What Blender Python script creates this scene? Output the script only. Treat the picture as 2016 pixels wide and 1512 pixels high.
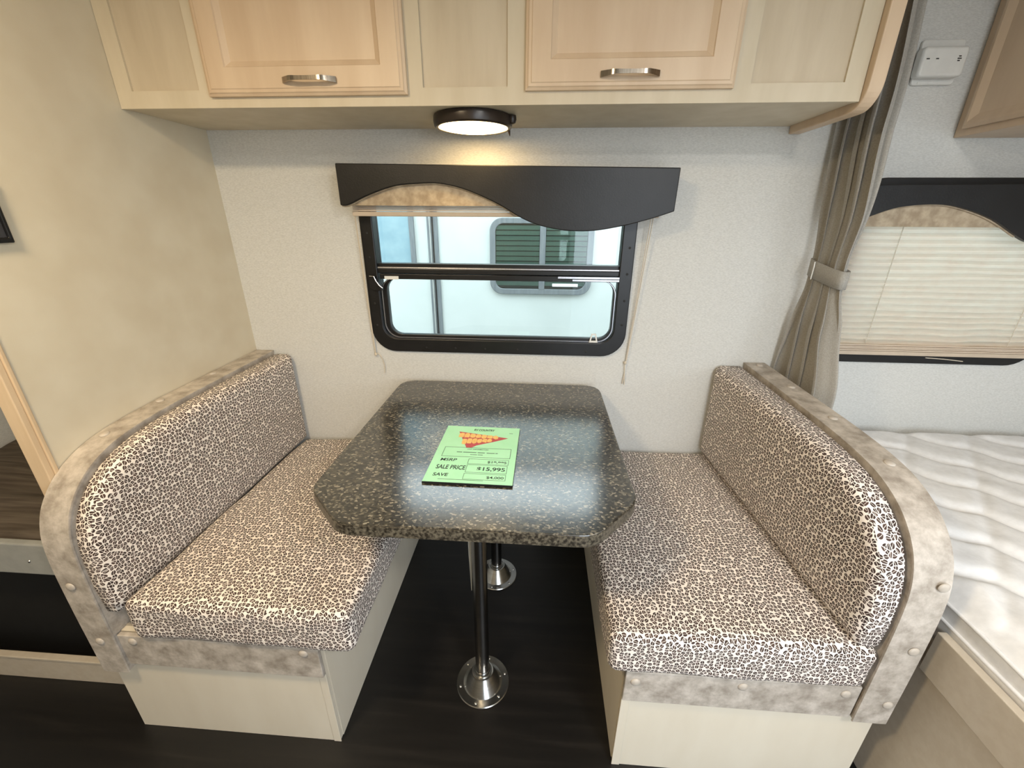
import bpy, bmesh, math, random
from mathutils import Vector, Matrix, noise as mnoise

# ------------------------------------------------------------------ scene, camera, light
random.seed(7)
for o in list(bpy.data.objects):
    bpy.data.objects.remove(o)
SC = bpy.context.scene
C = SC.collection
SC.view_settings.view_transform = 'Standard'
SC.view_settings.look = 'None'
SC.view_settings.gamma = 1.0
SC.view_settings.use_curve_mapping = False
SC.view_settings.exposure = 0.45

FPX, CAMZ, YAW, PITCH, ROLL = 821.07, 1.35, 0.0646, 0.3789, 0.0061
cy, sy, cp, sp, cr, sr = (math.cos(YAW), math.sin(YAW), math.cos(PITCH), math.sin(PITCH), math.cos(ROLL), math.sin(ROLL))
fwd = Vector((-sy*cp, cy*cp, -sp)); right = Vector((cy, sy, 0)); up = right.cross(fwd)
r2 = cr*right + sr*up; u2 = -sr*right + cr*up
cam_d = bpy.data.cameras.new('camera'); cam = bpy.data.objects.new('camera', cam_d); C.objects.link(cam)
cam_d.sensor_fit = 'HORIZONTAL'; cam_d.sensor_width = 36.0; cam_d.lens = FPX/2016*36.0
cam_d.clip_start = 0.02
cam.matrix_world = Matrix(((r2.x, u2.x, -fwd.x, 0), (r2.y, u2.y, -fwd.y, 0), (r2.z, u2.z, -fwd.z, CAMZ), (0, 0, 0, 1)))
SC.camera = cam

W = bpy.data.worlds.new('overcast_sky'); SC.world = W; W.use_nodes = True
bg = W.node_tree.nodes['Background']
bg.inputs['Color'].default_value = (0.82, 0.91, 1.0, 1); bg.inputs['Strength'].default_value = 4.6

def area_light(name, loc, rot, sx, sy_, energy, color, portal=False, shape='RECTANGLE'):
    l = bpy.data.lights.new(name, 'AREA'); l.shape = shape; l.size = sx
    if shape == 'RECTANGLE': l.size_y = sy_
    l.energy = energy; l.color = color
    if portal: l.cycles.is_portal = True
    o = bpy.data.objects.new(name, l); C.objects.link(o); o.location = loc; o.rotation_euler = rot
    return o
R90 = math.pi/2
area_light('entry_door_portal', (0.68, -0.74, 0.95), (R90, 0, 0), 0.82, 1.90, 10, (1, 1, 1), True)
area_light('dinette_window_portal', (-0.15, 1.56, 1.18), (-R90, 0, 0), 0.86, 0.54, 10, (1, 1, 1), True)
area_light('bedside_window_portal', (1.325, 1.56, 1.18), (-R90, 0, 0), 0.72, 0.54, 10, (1, 1, 1), True)
area_light('added_window_portal', (1.8, -0.74, 1.2), (R90, 0, 0), 0.8, 0.6, 10, (1, 1, 1), True)  # portal for an unseen opening added to bring daylight to the bed side
# aisle ceiling lamp, then an unseen fill lamp added to brighten the bench fronts
area_light('aisle_ceiling_lamp', (-0.75, 0.1, 1.985), (0, 0, 0), 0.24, 0.24, 15, (1.0, 0.78, 0.50), shape='DISK')
area_light('galley_fill_light', (0.75, -0.4, 1.985), (0, 0, 0), 0.24, 0.24, 15, (1.0, 0.95, 0.88), shape='DISK')

# ------------------------------------------------------------------ materials
def nodes_of(name):
    m = bpy.data.materials.new(name); m.use_nodes = True
    nt = m.node_tree
    return m, nt, nt.nodes['Principled BSDF']
def N(nt, t, **kw):
    n = nt.nodes.new(t)
    for k, v in kw.items(): setattr(n, k, v)
    return n
def lin(c):
    return tuple((x/12.92 if x <= 0.04045 else ((x+0.055)/1.055)**2.4) for x in (v/255.0 for v in c))
def ramp(nt, stops, interp='LINEAR'):
    r = N(nt, 'ShaderNodeValToRGB'); r.color_ramp.interpolation = interp
    while len(r.color_ramp.elements) < len(stops): r.color_ramp.elements.new(0.5)
    for e, (p, c) in zip(r.color_ramp.elements, stops):
        e.position = p; e.color = (c[0], c[1], c[2], 1)
    return r
def mat(name, c1, c2=None, scale=(8, 8, 8), detail=4.0, rough=0.6, metal=0.0, ior=1.45, bump=0.0, bscale=None, lo=0.35, hi=0.65, rough2=None, coat=0.0, noise_rough=0.55):
    m, nt, b = nodes_of(name)
    c1 = lin(c1); c2 = lin(c2) if c2 else c1
    tc = N(nt, 'ShaderNodeTexCoord'); mp = N(nt, 'ShaderNodeMapping'); mp.inputs['Scale'].default_value = scale
    nt.links.new(tc.outputs['Object'], mp.inputs['Vector'])
    nz = N(nt, 'ShaderNodeTexNoise'); nz.inputs['Scale'].default_value = 1.0; nz.inputs['Detail'].default_value = detail
    nz.inputs['Roughness'].default_value = noise_rough
    nt.links.new(mp.outputs[0], nz.inputs['Vector'])
    r = ramp(nt, [(lo, c1), (hi, c2)])
    nt.links.new(nz.outputs['Fac'], r.inputs[0]); nt.links.new(r.outputs[0], b.inputs['Base Color'])
    b.inputs['Roughness'].default_value = rough; b.inputs['Metallic'].default_value = metal; b.inputs['IOR'].default_value = ior
    b.inputs['Coat Weight'].default_value = coat
    if bump:
        src = nz
        if bscale:
            mp2 = N(nt, 'ShaderNodeMapping'); mp2.inputs['Scale'].default_value = bscale
            nt.links.new(tc.outputs['Object'], mp2.inputs['Vector'])
            src = N(nt, 'ShaderNodeTexNoise'); src.inputs['Scale'].default_value = 1.0; src.inputs['Detail'].default_value = 2
            nt.links.new(mp2.outputs[0], src.inputs['Vector'])
        bp_ = N(nt, 'ShaderNodeBump'); bp_.inputs['Strength'].default_value = bump; bp_.inputs['Distance'].default_value = 0.002
        nt.links.new(src.outputs['Fac'], bp_.inputs['Height']); nt.links.new(bp_.outputs[0], b.inputs['Normal'])
    return m
M = {}
M['wall'] = mat('linen_wallpaper', (196, 196, 192), (214, 214, 210), (130, 130, 620), 3, 0.75, bump=0.25, bscale=(160, 160, 900))
M['partition'] = mat('cream_panel', (206, 196, 174), (214, 206, 186), (6, 6, 6), 3, 0.55, bump=0.05, bscale=(300, 300, 300))
M['ceiling'] = mat('ceiling_panel', (226, 224, 216), (232, 230, 222), (10, 10, 10), 3, 0.7)
M['cab'] = mat('washed_maple', (198, 186, 162), (208, 197, 175), (14, 14, 3), 5, 0.5, bump=0.03, bscale=(140, 140, 12))
M['cabdoor'] = mat('natural_maple', (202, 178, 150), (212, 190, 163), (16, 16, 2.5), 5, 0.42, bump=0.03, bscale=(140, 140, 12))
M['cabrecess'] = mat('washed_maple_inset', (190, 176, 152), (202, 189, 166), (20, 20, 3), 5, 0.55)
M['oak'] = mat('tan_wood_moulding', (204, 180, 148), (214, 192, 162), (40, 40, 5), 4, 0.5)
M['bedwood'] = mat('bed_panel_laminate', (190, 179, 162), (196, 186, 170), (60, 60, 60), 3, 0.6)
M['benchwood'] = mat('bench_panel_laminate', (214, 205, 187), (219, 211, 194), (10, 10, 3), 4, 0.55)
M['vinyl'] = mat('mottled_taupe_vinyl', (146, 137, 126), (198, 190, 180), (24, 24, 24), 7, 0.5, bump=0.18, bscale=(220, 220, 220), noise_rough=0.65)
M['vinylbtn'] = mat('vinyl_covered_button', (176, 167, 156), (192, 184, 173), (60, 60, 60), 4, 0.4)
M['insert'] = mat('suede_taupe_insert', (150, 134, 112), (182, 166, 142), (45, 45, 45), 6, 0.7)
M['blackvinyl'] = mat('black_vinyl', (7, 7, 8), (17, 17, 19), (10, 10, 10), 6, 0.42, bump=0.12, bscale=(260, 260, 260))
M['blackframe'] = mat('black_aluminium', (16, 16, 17), (22, 22, 24), (30, 30, 30), 3, 0.35)
M['blackmat'] = mat('matt_black', (9, 9, 9), (13, 13, 13), (30, 30, 30), 3, 0.8)
M['shade'] = mat('pleated_shade_fabric', (196, 178, 158), (206, 190, 170), (12, 12, 200), 3, 0.8)
M['rail'] = mat('shade_rail', (188, 172, 152), (194, 178, 158), (20, 20, 20), 2, 0.5)
M['cord'] = mat('cotton_cord', (200, 190, 172), (212, 202, 186), (400, 400, 400), 2, 0.8)
M['chrome'] = mat('polished_aluminium', (190, 190, 188), (205, 205, 202), (20, 20, 200), 3, 0.2, metal=1.0)
M['pole'] = mat('chromed_tube', (118, 118, 118), (128, 128, 128), (20, 20, 20), 2, 0.22, metal=1.0)
M['nickel'] = mat('brushed_nickel', (150, 140, 128), (176, 168, 156), (300, 20, 20), 3, 0.2, metal=1.0)
M['alu'] = mat('aluminium_strip', (190, 190, 196), (206, 206, 212), (200, 20, 20), 3, 0.3, metal=0.9)
M['steel'] = mat('screw_steel', (190, 190, 188), (205, 205, 202), (200, 200, 200), 2, 0.25, metal=1.0)
M['bronze'] = mat('dark_bronze_plastic', (40, 32, 27), (48, 38, 31), (30, 30, 30), 3, 0.3)
M['white'] = mat('white_plastic', (216, 216, 212), (222, 222, 218), (30, 30, 30), 2, 0.4)
M['greyslot'] = mat('dark_slots', (26, 26, 26), (30, 30, 30), (30, 30, 30), 2, 0.6)
M['curtain'] = mat('grey_taupe_cloth', (150, 147, 140), (164, 161, 154), (300, 300, 300), 3, 0.85, bump=0.1, bscale=(700, 700, 700))
M['mattress'] = mat('quilted_white_ticking', (226, 226, 226), (234, 234, 234), (60, 60, 60), 4, 0.8, bump=0.15, bscale=(90, 90, 90))
M['bunkfabric'] = mat('brown_grey_bunk_cover', (70, 60, 50), (98, 88, 76), (4, 90, 90), 5, 0.8, bump=0.3, bscale=(6, 120, 120))
M['bunkrail'] = mat('grey_painted_rail', (150, 152, 148), (160, 161, 157), (30, 30, 30), 3, 0.5)
M['table_edge'] = mat('speckled_edge_band', (44, 40, 34), (112, 106, 92), (160, 160, 160), 6, 0.35, lo=0.4, hi=0.66)
M['trailer'] = mat('white_fibreglass_siding', (184, 190, 187), (190, 196, 193), (3, 3, 3), 2, 0.35)
M['trailgrey'] = mat('grey_trailer_trim', (96, 102, 106), (112, 118, 120), (60, 60, 8), 3, 0.45)
M['trailblue'] = mat('blue_grey_panel', (118, 146, 156), (132, 158, 166), (9, 9, 9), 4, 0.4)
M['slat'] = mat('green_grey_blind_slat', (122, 148, 140), (136, 160, 152), (6, 60, 60), 3, 0.5)
M['asphalt'] = mat('asphalt', (92, 92, 90), (112, 111, 108), (60, 60, 60), 5, 0.9)
M['paper'] = mat('mint_green_paper', (168, 230, 188), (174, 233, 194), (20, 20, 20), 2, 0.5)
M['ink'] = mat('black_ink', (24, 34, 28), (28, 38, 32), (20, 20, 20), 2, 0.6)
M['inkgrey'] = mat('small_grey_print', (78, 110, 92), (84, 116, 98), (20, 20, 20), 2, 0.6)
M['red'] = mat('red_print', (176, 64, 70), (186, 74, 78), (40, 40, 40), 2, 0.5)
M['gold'] = mat('gold_print', (226, 180, 104), (232, 196, 120), (90, 90, 90), 3, 0.5)
M['screen'] = mat('dark_grey_panel', (52, 52, 56), (60, 60, 64), (20, 20, 20), 2, 0.3)

def floor_mat():
    m, nt, b = nodes_of('dark_wood_vinyl')
    tc = N(nt, 'ShaderNodeTexCoord'); mp = N(nt, 'ShaderNodeMapping'); mp.inputs['Scale'].default_value = (2.2, 42, 1)
    nt.links.new(tc.outputs['Object'], mp.inputs['Vector'])
    nz = N(nt, 'ShaderNodeTexNoise'); nz.inputs['Scale'].default_value = 1; nz.inputs['Detail'].default_value = 6; nz.inputs['Distortion'].default_value = 0.4
    nt.links.new(mp.outputs[0], nz.inputs['Vector'])
    r = ramp(nt, [(0.3, lin((9, 8, 8))), (0.55, lin((17, 15, 14))), (0.75, lin((29, 26, 24)))])
    nt.links.new(nz.outputs['Fac'], r.inputs[0]); nt.links.new(r.outputs[0], b.inputs['Base Color'])
    b.inputs['Roughness'].default_value = 0.42
    bp_ = N(nt, 'ShaderNodeBump'); bp_.inputs['Strength'].default_value = 0.1; bp_.inputs['Distance'].default_value = 0.002
    nt.links.new(nz.outputs['Fac'], bp_.inputs['Height']); nt.links.new(bp_.outputs[0], b.inputs['Normal'])
    return m
M['floor'] = floor_mat()

def table_mat():
    m, nt, b = nodes_of('granite_look_laminate')
    tc = N(nt, 'ShaderNodeTexCoord'); mp = N(nt, 'ShaderNodeMapping'); mp.inputs['Scale'].default_value = (1, 1.35, 1)
    nt.links.new(tc.outputs['Object'], mp.inputs['Vector'])
    nz = N(nt, 'ShaderNodeTexNoise'); nz.inputs['Scale'].default_value = 70; nz.inputs['Detail'].default_value = 2
    nt.links.new(mp.outputs[0], nz.inputs['Vector'])
    ad = N(nt, 'ShaderNodeMixRGB', blend_type='ADD'); ad.inputs[0].default_value = 0.008
    nt.links.new(mp.outputs[0], ad.inputs[1]); nt.links.new(nz.outputs['Color'], ad.inputs[2])
    vo = N(nt, 'ShaderNodeTexVoronoi'); vo.inputs['Scale'].default_value = 190
    nt.links.new(ad.outputs[0], vo.inputs['Vector'])
    sep = N(nt, 'ShaderNodeSeparateColor'); nt.links.new(vo.outputs['Color'], sep.inputs[0])
    r = ramp(nt, [(0.0, lin((24, 23, 21))), (0.28, lin((48, 46, 40))), (0.58, lin((74, 70, 60))), (0.82, lin((104, 99, 87))), (0.94, lin((138, 132, 118)))], 'CONSTANT')
    nt.links.new(sep.outputs[0], r.inputs[0])
    nt.links.new(r.outputs[0], b.inputs['Base Color'])
    b.inputs['Roughness'].default_value = 0.2; b.inputs['IOR'].default_value = 2.15
    return m
M['table'] = table_mat()

def bean_mat():
    # packed coffee beans: cells with a gap between them and a slit across each
    m, nt, b = nodes_of('coffee_bean_print_fabric')
    uv = N(nt, 'ShaderNodeUVMap'); uv.uv_map = 'UVMap'
    SCL = 106.0
    wn = N(nt, 'ShaderNodeTexNoise'); wn.inputs['Scale'].default_value = 60; wn.inputs['Detail'].default_value = 1
    nt.links.new(uv.outputs[0], wn.inputs['Vector'])
    v1 = N(nt, 'ShaderNodeTexVoronoi', voronoi_dimensions='2D', feature='F1'); v1.inputs['Scale'].default_value = SCL; v1.inputs['Randomness'].default_value = 0.8
    v2 = N(nt, 'ShaderNodeTexVoronoi', voronoi_dimensions='2D', feature='DISTANCE_TO_EDGE'); v2.inputs['Scale'].default_value = SCL; v2.inputs['Randomness'].default_value = 0.8
    nt.links.new(uv.outputs[0], v1.inputs['Vector']); nt.links.new(uv.outputs[0], v2.inputs['Vector'])
    loc = N(nt, 'ShaderNodeVectorMath', operation='SUBTRACT')
    nt.links.new(uv.outputs[0], loc.inputs[0]); nt.links.new(v1.outputs['Position'], loc.inputs[1])
    sc = N(nt, 'ShaderNodeSeparateColor'); nt.links.new(v1.outputs['Color'], sc.inputs[0])
    ang = N(nt, 'ShaderNodeMath', operation='MULTIPLY'); ang.inputs[1].default_value = 6.283; nt.links.new(sc.outputs[0], ang.inputs[0])
    rot = N(nt, 'ShaderNodeVectorRotate', rotation_type='Z_AXIS'); nt.links.new(loc.outputs[0], rot.inputs['Vector']); nt.links.new(ang.outputs[0], rot.inputs['Angle'])
    sx = N(nt, 'ShaderNodeSeparateXYZ'); nt.links.new(rot.outputs[0], sx.inputs[0])
    def math_(op, a, bv):
        n = N(nt, 'ShaderNodeMath', operation=op)
        for i, v in enumerate((a, bv)):
            if v is None: continue
            if isinstance(v, (int, float)): n.inputs[i].default_value = v
            else: nt.links.new(v, n.inputs[i])
        return n.outputs[0]
    ux = math_('MULTIPLY', sx.outputs[0], SCL); uy = math_('MULTIPLY', sx.outputs[1], SCL)
    ex = math_('DIVIDE', ux, 0.60); ey = math_('DIVIDE', uy, 0.44)
    rad = math_('ADD', math_('MULTIPLY', ex, ex), math_('MULTIPLY', ey, ey))
    inside = math_('LESS_THAN', rad, 1.0)
    edge = math_('GREATER_THAN', v2.outputs['Distance'], 0.08)
    wav = math_('MULTIPLY', math_('SINE', math_('MULTIPLY', ux, 5.0), None), 0.035)
    slit = math_('GREATER_THAN', math_('ABSOLUTE', math_('ADD', uy, wav), None), 0.035)
    bean = math_('MULTIPLY', math_('MULTIPLY', inside, edge), slit)
    mix = N(nt, 'ShaderNodeMixRGB'); nt.links.new(bean, mix.inputs[0])
    mix.inputs[1].default_value = (*lin((236, 228, 220)), 1)
    mx2 = N(nt, 'ShaderNodeMixRGB'); nt.links.new(sc.outputs[1], mx2.inputs[0])
    mx2.inputs[1].default_value = (*lin((46, 32, 28)), 1); mx2.inputs[2].default_value = (*lin((76, 56, 48)), 1)
    nt.links.new(mx2.outputs[0], mix.inputs[2]); nt.links.new(mix.outputs[0], b.inputs['Base Color'])
    b.inputs['Roughness'].default_value = 0.8
    return m
M['bean'] = bean_mat()

def glass_mat(name, tint, refl=0.08):
    m, nt, b = nodes_of(name)
    out = nt.nodes['Material Output']
    tr = N(nt, 'ShaderNodeBsdfTransparent'); tr.inputs[0].default_value = (*tint, 1)
    gl = N(nt, 'ShaderNodeBsdfGlossy'); gl.inputs['Roughness'].default_value = 0.02
    fr = N(nt, 'ShaderNodeFresnel'); fr.inputs[0].default_value = 1.45
    mx = N(nt, 'ShaderNodeMixShader')
    nt.links.new(fr.outputs[0], mx.inputs[0]); nt.links.new(tr.outputs[0], mx.inputs[1]); nt.links.new(gl.outputs[0], mx.inputs[2])
    nt.links.new(mx.outputs[0], out.inputs[0])
    return m
M['glass'] = glass_mat('window_glass', (0.955, 0.99, 0.97))
M['darkglass'] = glass_mat('tinted_trailer_glass', (0.80, 0.87, 0.85))

def shade_translucent():
    m, nt, b = nodes_of('backlit_pleated_fabric')
    out = nt.nodes['Material Output']
    b.inputs['Base Color'].default_value = (*lin((232, 226, 216)), 1); b.inputs['Roughness'].default_value = 0.8
    tl = N(nt, 'ShaderNodeBsdfTranslucent'); tl.inputs[0].default_value = (*lin((238, 230, 216)), 1)
    tc = N(nt, 'ShaderNodeTexCoord'); nz = N(nt, 'ShaderNodeTexNoise'); nz.inputs['Scale'].default_value = 30
    nt.links.new(tc.outputs['Object'], nz.inputs['Vector'])
    r = ramp(nt, [(0.3, lin((250, 232, 216))), (0.7, lin((254, 242, 228)))]); nt.links.new(nz.outputs['Fac'], r.inputs[0]); nt.links.new(r.outputs[0], tl.inputs[0])
    mx = N(nt, 'ShaderNodeMixShader'); mx.inputs[0].default_value = 0.68
    nt.links.new(b.outputs[0], mx.inputs[1]); nt.links.new(tl.outputs[0], mx.inputs[2]); nt.links.new(mx.outputs[0], out.inputs[0])
    return m
M['backlit'] = shade_translucent()
def lens_mat():
    m, nt, b = nodes_of('lit_lamp_lens')
    b.inputs['Base Color'].default_value = (0.9, 0.85, 0.7, 1)
    tc = N(nt, 'ShaderNodeTexCoord'); nz = N(nt, 'ShaderNodeTexNoise'); nz.inputs['Scale'].default_value = 40
    nt.links.new(tc.outputs['Object'], nz.inputs['Vector'])
    r = ramp(nt, [(0.3, (1.0, 0.66, 0.26)), (0.7, (1.0, 0.70, 0.32))]); nt.links.new(nz.outputs['Fac'], r.inputs[0])
    nt.links.new(r.outputs[0], b.inputs['Emission Color']); b.inputs['Emission Strength'].default_value = 13.0
    return m
M['lens'] = lens_mat()

# ------------------------------------------------------------------ mesh helpers
ORG = {}
class MB:
    def __init__(s): s.v = []; s.f = []
    def add(s, vs, fs):
        o = len(s.v); s.v += [tuple(p) for p in vs]; s.f += [tuple(i+o for i in f) for f in fs]; return s
    def box(s, x0, x1, y0, y1, z0, z1):
        return s.add([(x, y, z) for x in (x0, x1) for y in (y0, y1) for z in (z0, z1)],
                     [(0, 1, 3, 2), (4, 6, 7, 5), (0, 4, 5, 1), (2, 3, 7, 6), (0, 2, 6, 4), (1, 5, 7, 3)])
    def prism(s, poly, axis, a, b):
        # poly: 2-D outline; axis: the extrusion axis (0: poly=(y,z), 1: poly=(x,z), 2: poly=(x,y))
        def P(p, t):
            return {0: (t, p[0], p[1]), 1: (p[0], t, p[1]), 2: (p[0], p[1], t)}[axis]
        n = len(poly)
        return s.add([P(p, a) for p in poly]+[P(p, b) for p in poly],
                     [tuple(range(n-1, -1, -1)), tuple(range(n, 2*n))]+[(i, (i+1) % n, n+(i+1) % n, n+i) for i in range(n)])
    def ring(s, outer, inner, axis, a, b):
        def P(p, t):
            return {0: (t, p[0], p[1]), 1: (p[0], t, p[1]), 2: (p[0], p[1], t)}[axis]
        n = len(outer)
        vs = [P(p, a) for p in outer]+[P(p, a) for p in inner]+[P(p, b) for p in outer]+[P(p, b) for p in inner]
        fs = []
        for i in range(n):
            j = (i+1) % n
            fs += [(i, j, n+j, n+i), (2*n+i, 3*n+i, 3*n+j, 2*n+j), (i, 2*n+i, 2*n+j, j), (n+i, n+j, 3*n+j, 3*n+i)]
        return s.add(vs, fs)
    def lathe(s, prof, c=(0, 0, 0), n=32, axis=2):
        vs = []; fs = []
        for (r, h) in prof:
            for k in range(n):
                a = 2*math.pi*k/n
                p = {2: (r*math.cos(a), r*math.sin(a), h), 1: (r*math.cos(a), h, r*math.sin(a)), 0: (h, r*math.cos(a), r*math.sin(a))}[axis]
                vs.append((c[0]+p[0], c[1]+p[1], c[2]+p[2]))
        for i in range(len(prof)-1):
            for k in range(n):
                fs.append((i*n+k, i*n+(k+1) % n, (i+1)*n+(k+1) % n, (i+1)*n+k))
        fs.append(tuple(range(n-1, -1, -1))); m = (len(prof)-1)*n; fs.append(tuple(range(m, m+n)))
        return s.add(vs, fs)
    def tube(s, path, r, n=8):
        path = [Vector(p) for p in path]; vs = []; fs = []
        for i, p in enumerate(path):
            t = (path[min(i+1, len(path)-1)]-path[max(i-1, 0)]).normalized()
            a = t.orthogonal() if i == 0 else (pa - t*pa.dot(t))
            a = a.normalized(); pa = a; b = t.cross(a)
            rr = r[i] if isinstance(r, (list, tuple)) else r
            for k in range(n):
                q = 2*math.pi*k/n; vs.append(tuple(p+(a*math.cos(q)+b*math.sin(q))*rr))
        for i in range(len(path)-1):
            for k in range(n): fs.append((i*n+k, i*n+(k+1) % n, (i+1)*n+(k+1) % n, (i+1)*n+k))
        fs.append(tuple(range(n-1, -1, -1))); m = (len(path)-1)*n; fs.append(tuple(range(m, m+n)))
        return s.add(vs, fs)
    def grid(s, fn, nu, nv, flip=False):
        vs = [fn(i/nu, j/nv) for i in range(nu+1) for j in range(nv+1)]
        fs = []
        for i in range(nu):
            for j in range(nv):
                a = i*(nv+1)+j; q = (a, a+nv+1, a+nv+2, a+1)
                fs.append(q[::-1] if flip else q)
        return s.add(vs, fs)
    def build(s, name, m, parent=None, bevel=0, seg=2, smooth=None, uv=False, loc=None):
        if loc is not None: org = Vector((0, 0, 0))
        elif parent is not None: org = ORG[parent.name]
        else:
            xs = list(zip(*s.v)); org = Vector(((min(xs[0])+max(xs[0]))/2, (min(xs[1])+max(xs[1]))/2, min(xs[2])))
        me = bpy.data.meshes.new(name)
        me.from_pydata([tuple(Vector(p)-org) for p in s.v], [], s.f); me.update()
        bmm = bmesh.new(); bmm.from_mesh(me); bmesh.ops.recalc_face_normals(bmm, faces=bmm.faces); bmm.to_mesh(me); bmm.free()
        me.materials.append(M[m])
        if uv:
            ul = me.uv_layers.new(name='UVMap')
            for p in me.polygons:
                n = p.normal; k = max(range(3), key=lambda i: abs(n[i]))
                for li in p.loop_indices:
                    c = me.vertices[me.loops[li].vertex_index].co
                    ul.data[li].uv = {0: (c.y, c.z+3.3), 1: (c.x+5.1, c.z), 2: (c.x+1.7, c.y+7.7)}[k]
        if smooth is not None:
            me.shade_smooth(); me.set_sharp_from_angle(angle=math.radians(smooth))
        return link(name, me, parent, loc if loc is not None else None, org, bevel, seg)
def link(name, me, parent, loc, org=None, bevel=0, seg=2):
    o = bpy.data.objects.new(name, me); C.objects.link(o)
    if parent is not None:
        o.parent = parent
        if loc is not None: o.location = Vector(loc)-ORG[parent.name]
        ORG[o.name] = Vector(loc) if loc is not None else ORG[parent.name]
    else:
        o.location = loc if loc is not None else org
        ORG[o.name] = o.location.copy()
    if bevel:
        b = o.modifiers.new('bevel', 'BEVEL'); b.width = bevel; b.segments = seg; b.limit_method = 'ANGLE'; b.angle_limit = math.radians(35)
    return o
def thing(name, loc, label, cat, group=None, kind=None):
    o = bpy.data.objects.new(name, None); C.objects.link(o); o.location = loc; o.empty_display_size = 0.05
    ORG[o.name] = Vector(loc); tag(o, label, cat, group, kind); return o
def tag(o, label, cat, group=None, kind=None):
    o['label'] = label; o['category'] = cat
    if group: o['group'] = group
    if kind: o['kind'] = kind
    return o
def rrect(x0, x1, z0, z1, r, n=8):
    pts = []
    for cx, cz, a0 in ((x1-r, z0+r, -90), (x1-r, z1-r, 0), (x0+r, z1-r, 90), (x0+r, z0+r, 180)):
        for k in range(n+1):
            a = math.radians(a0+90*k/n); pts.append((cx+r*math.cos(a), cz+r*math.sin(a)))
    return pts
def offset(poly, d):
    # inward offset of a counter-clockwise convex outline
    n = len(poly); out = []
    for i in range(n):
        p0 = Vector(poly[i-1]); p = Vector(poly[i]); p1 = Vector(poly[(i+1) % n])
        a = (p-p0); b = (p1-p)
        na = Vector((-a.y, a.x)).normalized(); nb = Vector((-b.y, b.x)).normalized()
        m = (na+nb); m = m.normalized() if m.length > 1e-6 else na
        c = max(0.5, m.dot(na)); q = p+m*(d/c); out.append((q.x, q.y))
    return out
def rounded_cushion(x0, x1, y0, y1, z0, z1, r, nx=28, ny=40, nz=8, warp=None):
    mb = MB()
    def mp(p):
        q = [min(max(p[i], lo+r), hi-r) for i, (lo, hi) in enumerate(((x0, x1), (y0, y1), (z0, z1)))]
        d = Vector((p[0]-q[0], p[1]-q[1], p[2]-q[2]))
        if d.length > 1e-9: d = d.normalized()*r
        v = Vector(q)+d
        return warp(v) if warp else v
    L = lambda a, b, t: a+(b-a)*t
    for zc, fl in ((z0, 1), (z1, 0)): mb.grid(lambda u, v: mp((L(x0, x1, u), L(y0, y1, v), zc)), nx, ny, bool(fl))
    for yc, fl in ((y0, 0), (y1, 1)): mb.grid(lambda u, v: mp((L(x0, x1, u), yc, L(z0, z1, v))), nx, nz, bool(fl))
    for xc, fl in ((x0, 1), (x1, 0)): mb.grid(lambda u, v: mp((xc, L(y0, y1, u), L(z0, z1, v))), ny, nz, bool(fl))
    return mb
def weld(o, d=0.0004):
    bmm = bmesh.new(); bmm.from_mesh(o.data); bmesh.ops.remove_doubles(bmm, verts=bmm.verts, dist=d)
    bmesh.ops.recalc_face_normals(bmm, faces=bmm.faces); bmm.to_mesh(o.data); bmm.free()
    o.data.shade_smooth()
def nse(x, y, z=0.0): return mnoise.noise(Vector((x, y, z)))

# ------------------------------------------------------------------ the setting
D = 1.484; XP = -1.09; CEIL = 2.0; XC = -0.1415
def S(mb, name, m, label, cat, **kw):
    return tag(mb.build(name, m, **kw), label, cat, kind='structure')
S(MB().box(-2.05, 2.55, -0.85, D+0.05, -0.06, 0.0), 'floor', 'floor', 'dark brown wood-grain vinyl floor', 'floor')
S(MB().box(-2.05, 2.55, -0.85, D+0.05, CEIL, CEIL+0.06), 'ceiling', 'ceiling', 'pale ceiling panel above the overhead cabinets', 'ceiling')
def holed_wall(name, m, y0, y1, xs, zs, holes, label):
    mb = MB()
    for i in range(len(xs)-1):
        for j in range(len(zs)-1):
            if (i, j) in holes: continue
            mb.box(xs[i], xs[i+1], y0, y1, zs[j], zs[j+1])
    return S(mb, name, m, label, 'wall')
holed_wall('wall_back', 'wall', D, D+0.05, (-2.05, -0.59, 0.285, 0.985, 1.665, 2.55), (0.0, 0.91, 1.44, CEIL), {(1, 1), (3, 1)}, 'pale grey linen-textured wall behind the dinette and bed')
holed_wall('wall_front', 'wall', -0.73, -0.68, (-2.05, 0.28, 1.08, 1.4, 2.2, 2.55), (0.0, 0.9, 1.5, 1.88, CEIL), {(1, 0), (1, 1), (1, 2), (3, 1)}, 'pale wall with the entry door opening and an added unseen window')  # small hole is an added window, cut to light the mattress
S(MB().box(-2.05, -2.0, -0.75, D, 0, CEIL), 'wall_left', 'wall', 'pale wall at the far end of the bunk', 'wall')
S(MB().box(2.5, 2.55, -0.75, D, 0, CEIL), 'wall_right', 'wall', 'pale wall at the head of the bed', 'wall')
S(MB().box(XP-0.03, XP, 0.735, D, 0, CEIL), 'wall_partition', 'partition', 'cream partition panel left of the dinette', 'wall')
t1 = MB().box(XP-0.034, XP+0.001, 0.722, 0.7352, 0, CEIL)
t1.box(XP-0.02, XP+0.004, 0.7352, 0.744, 0, CEIL)
S(t1, 'trim_1', 'oak', 'tan wood edge moulding on the cream partition', 'trim', bevel=0.002)

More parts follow.
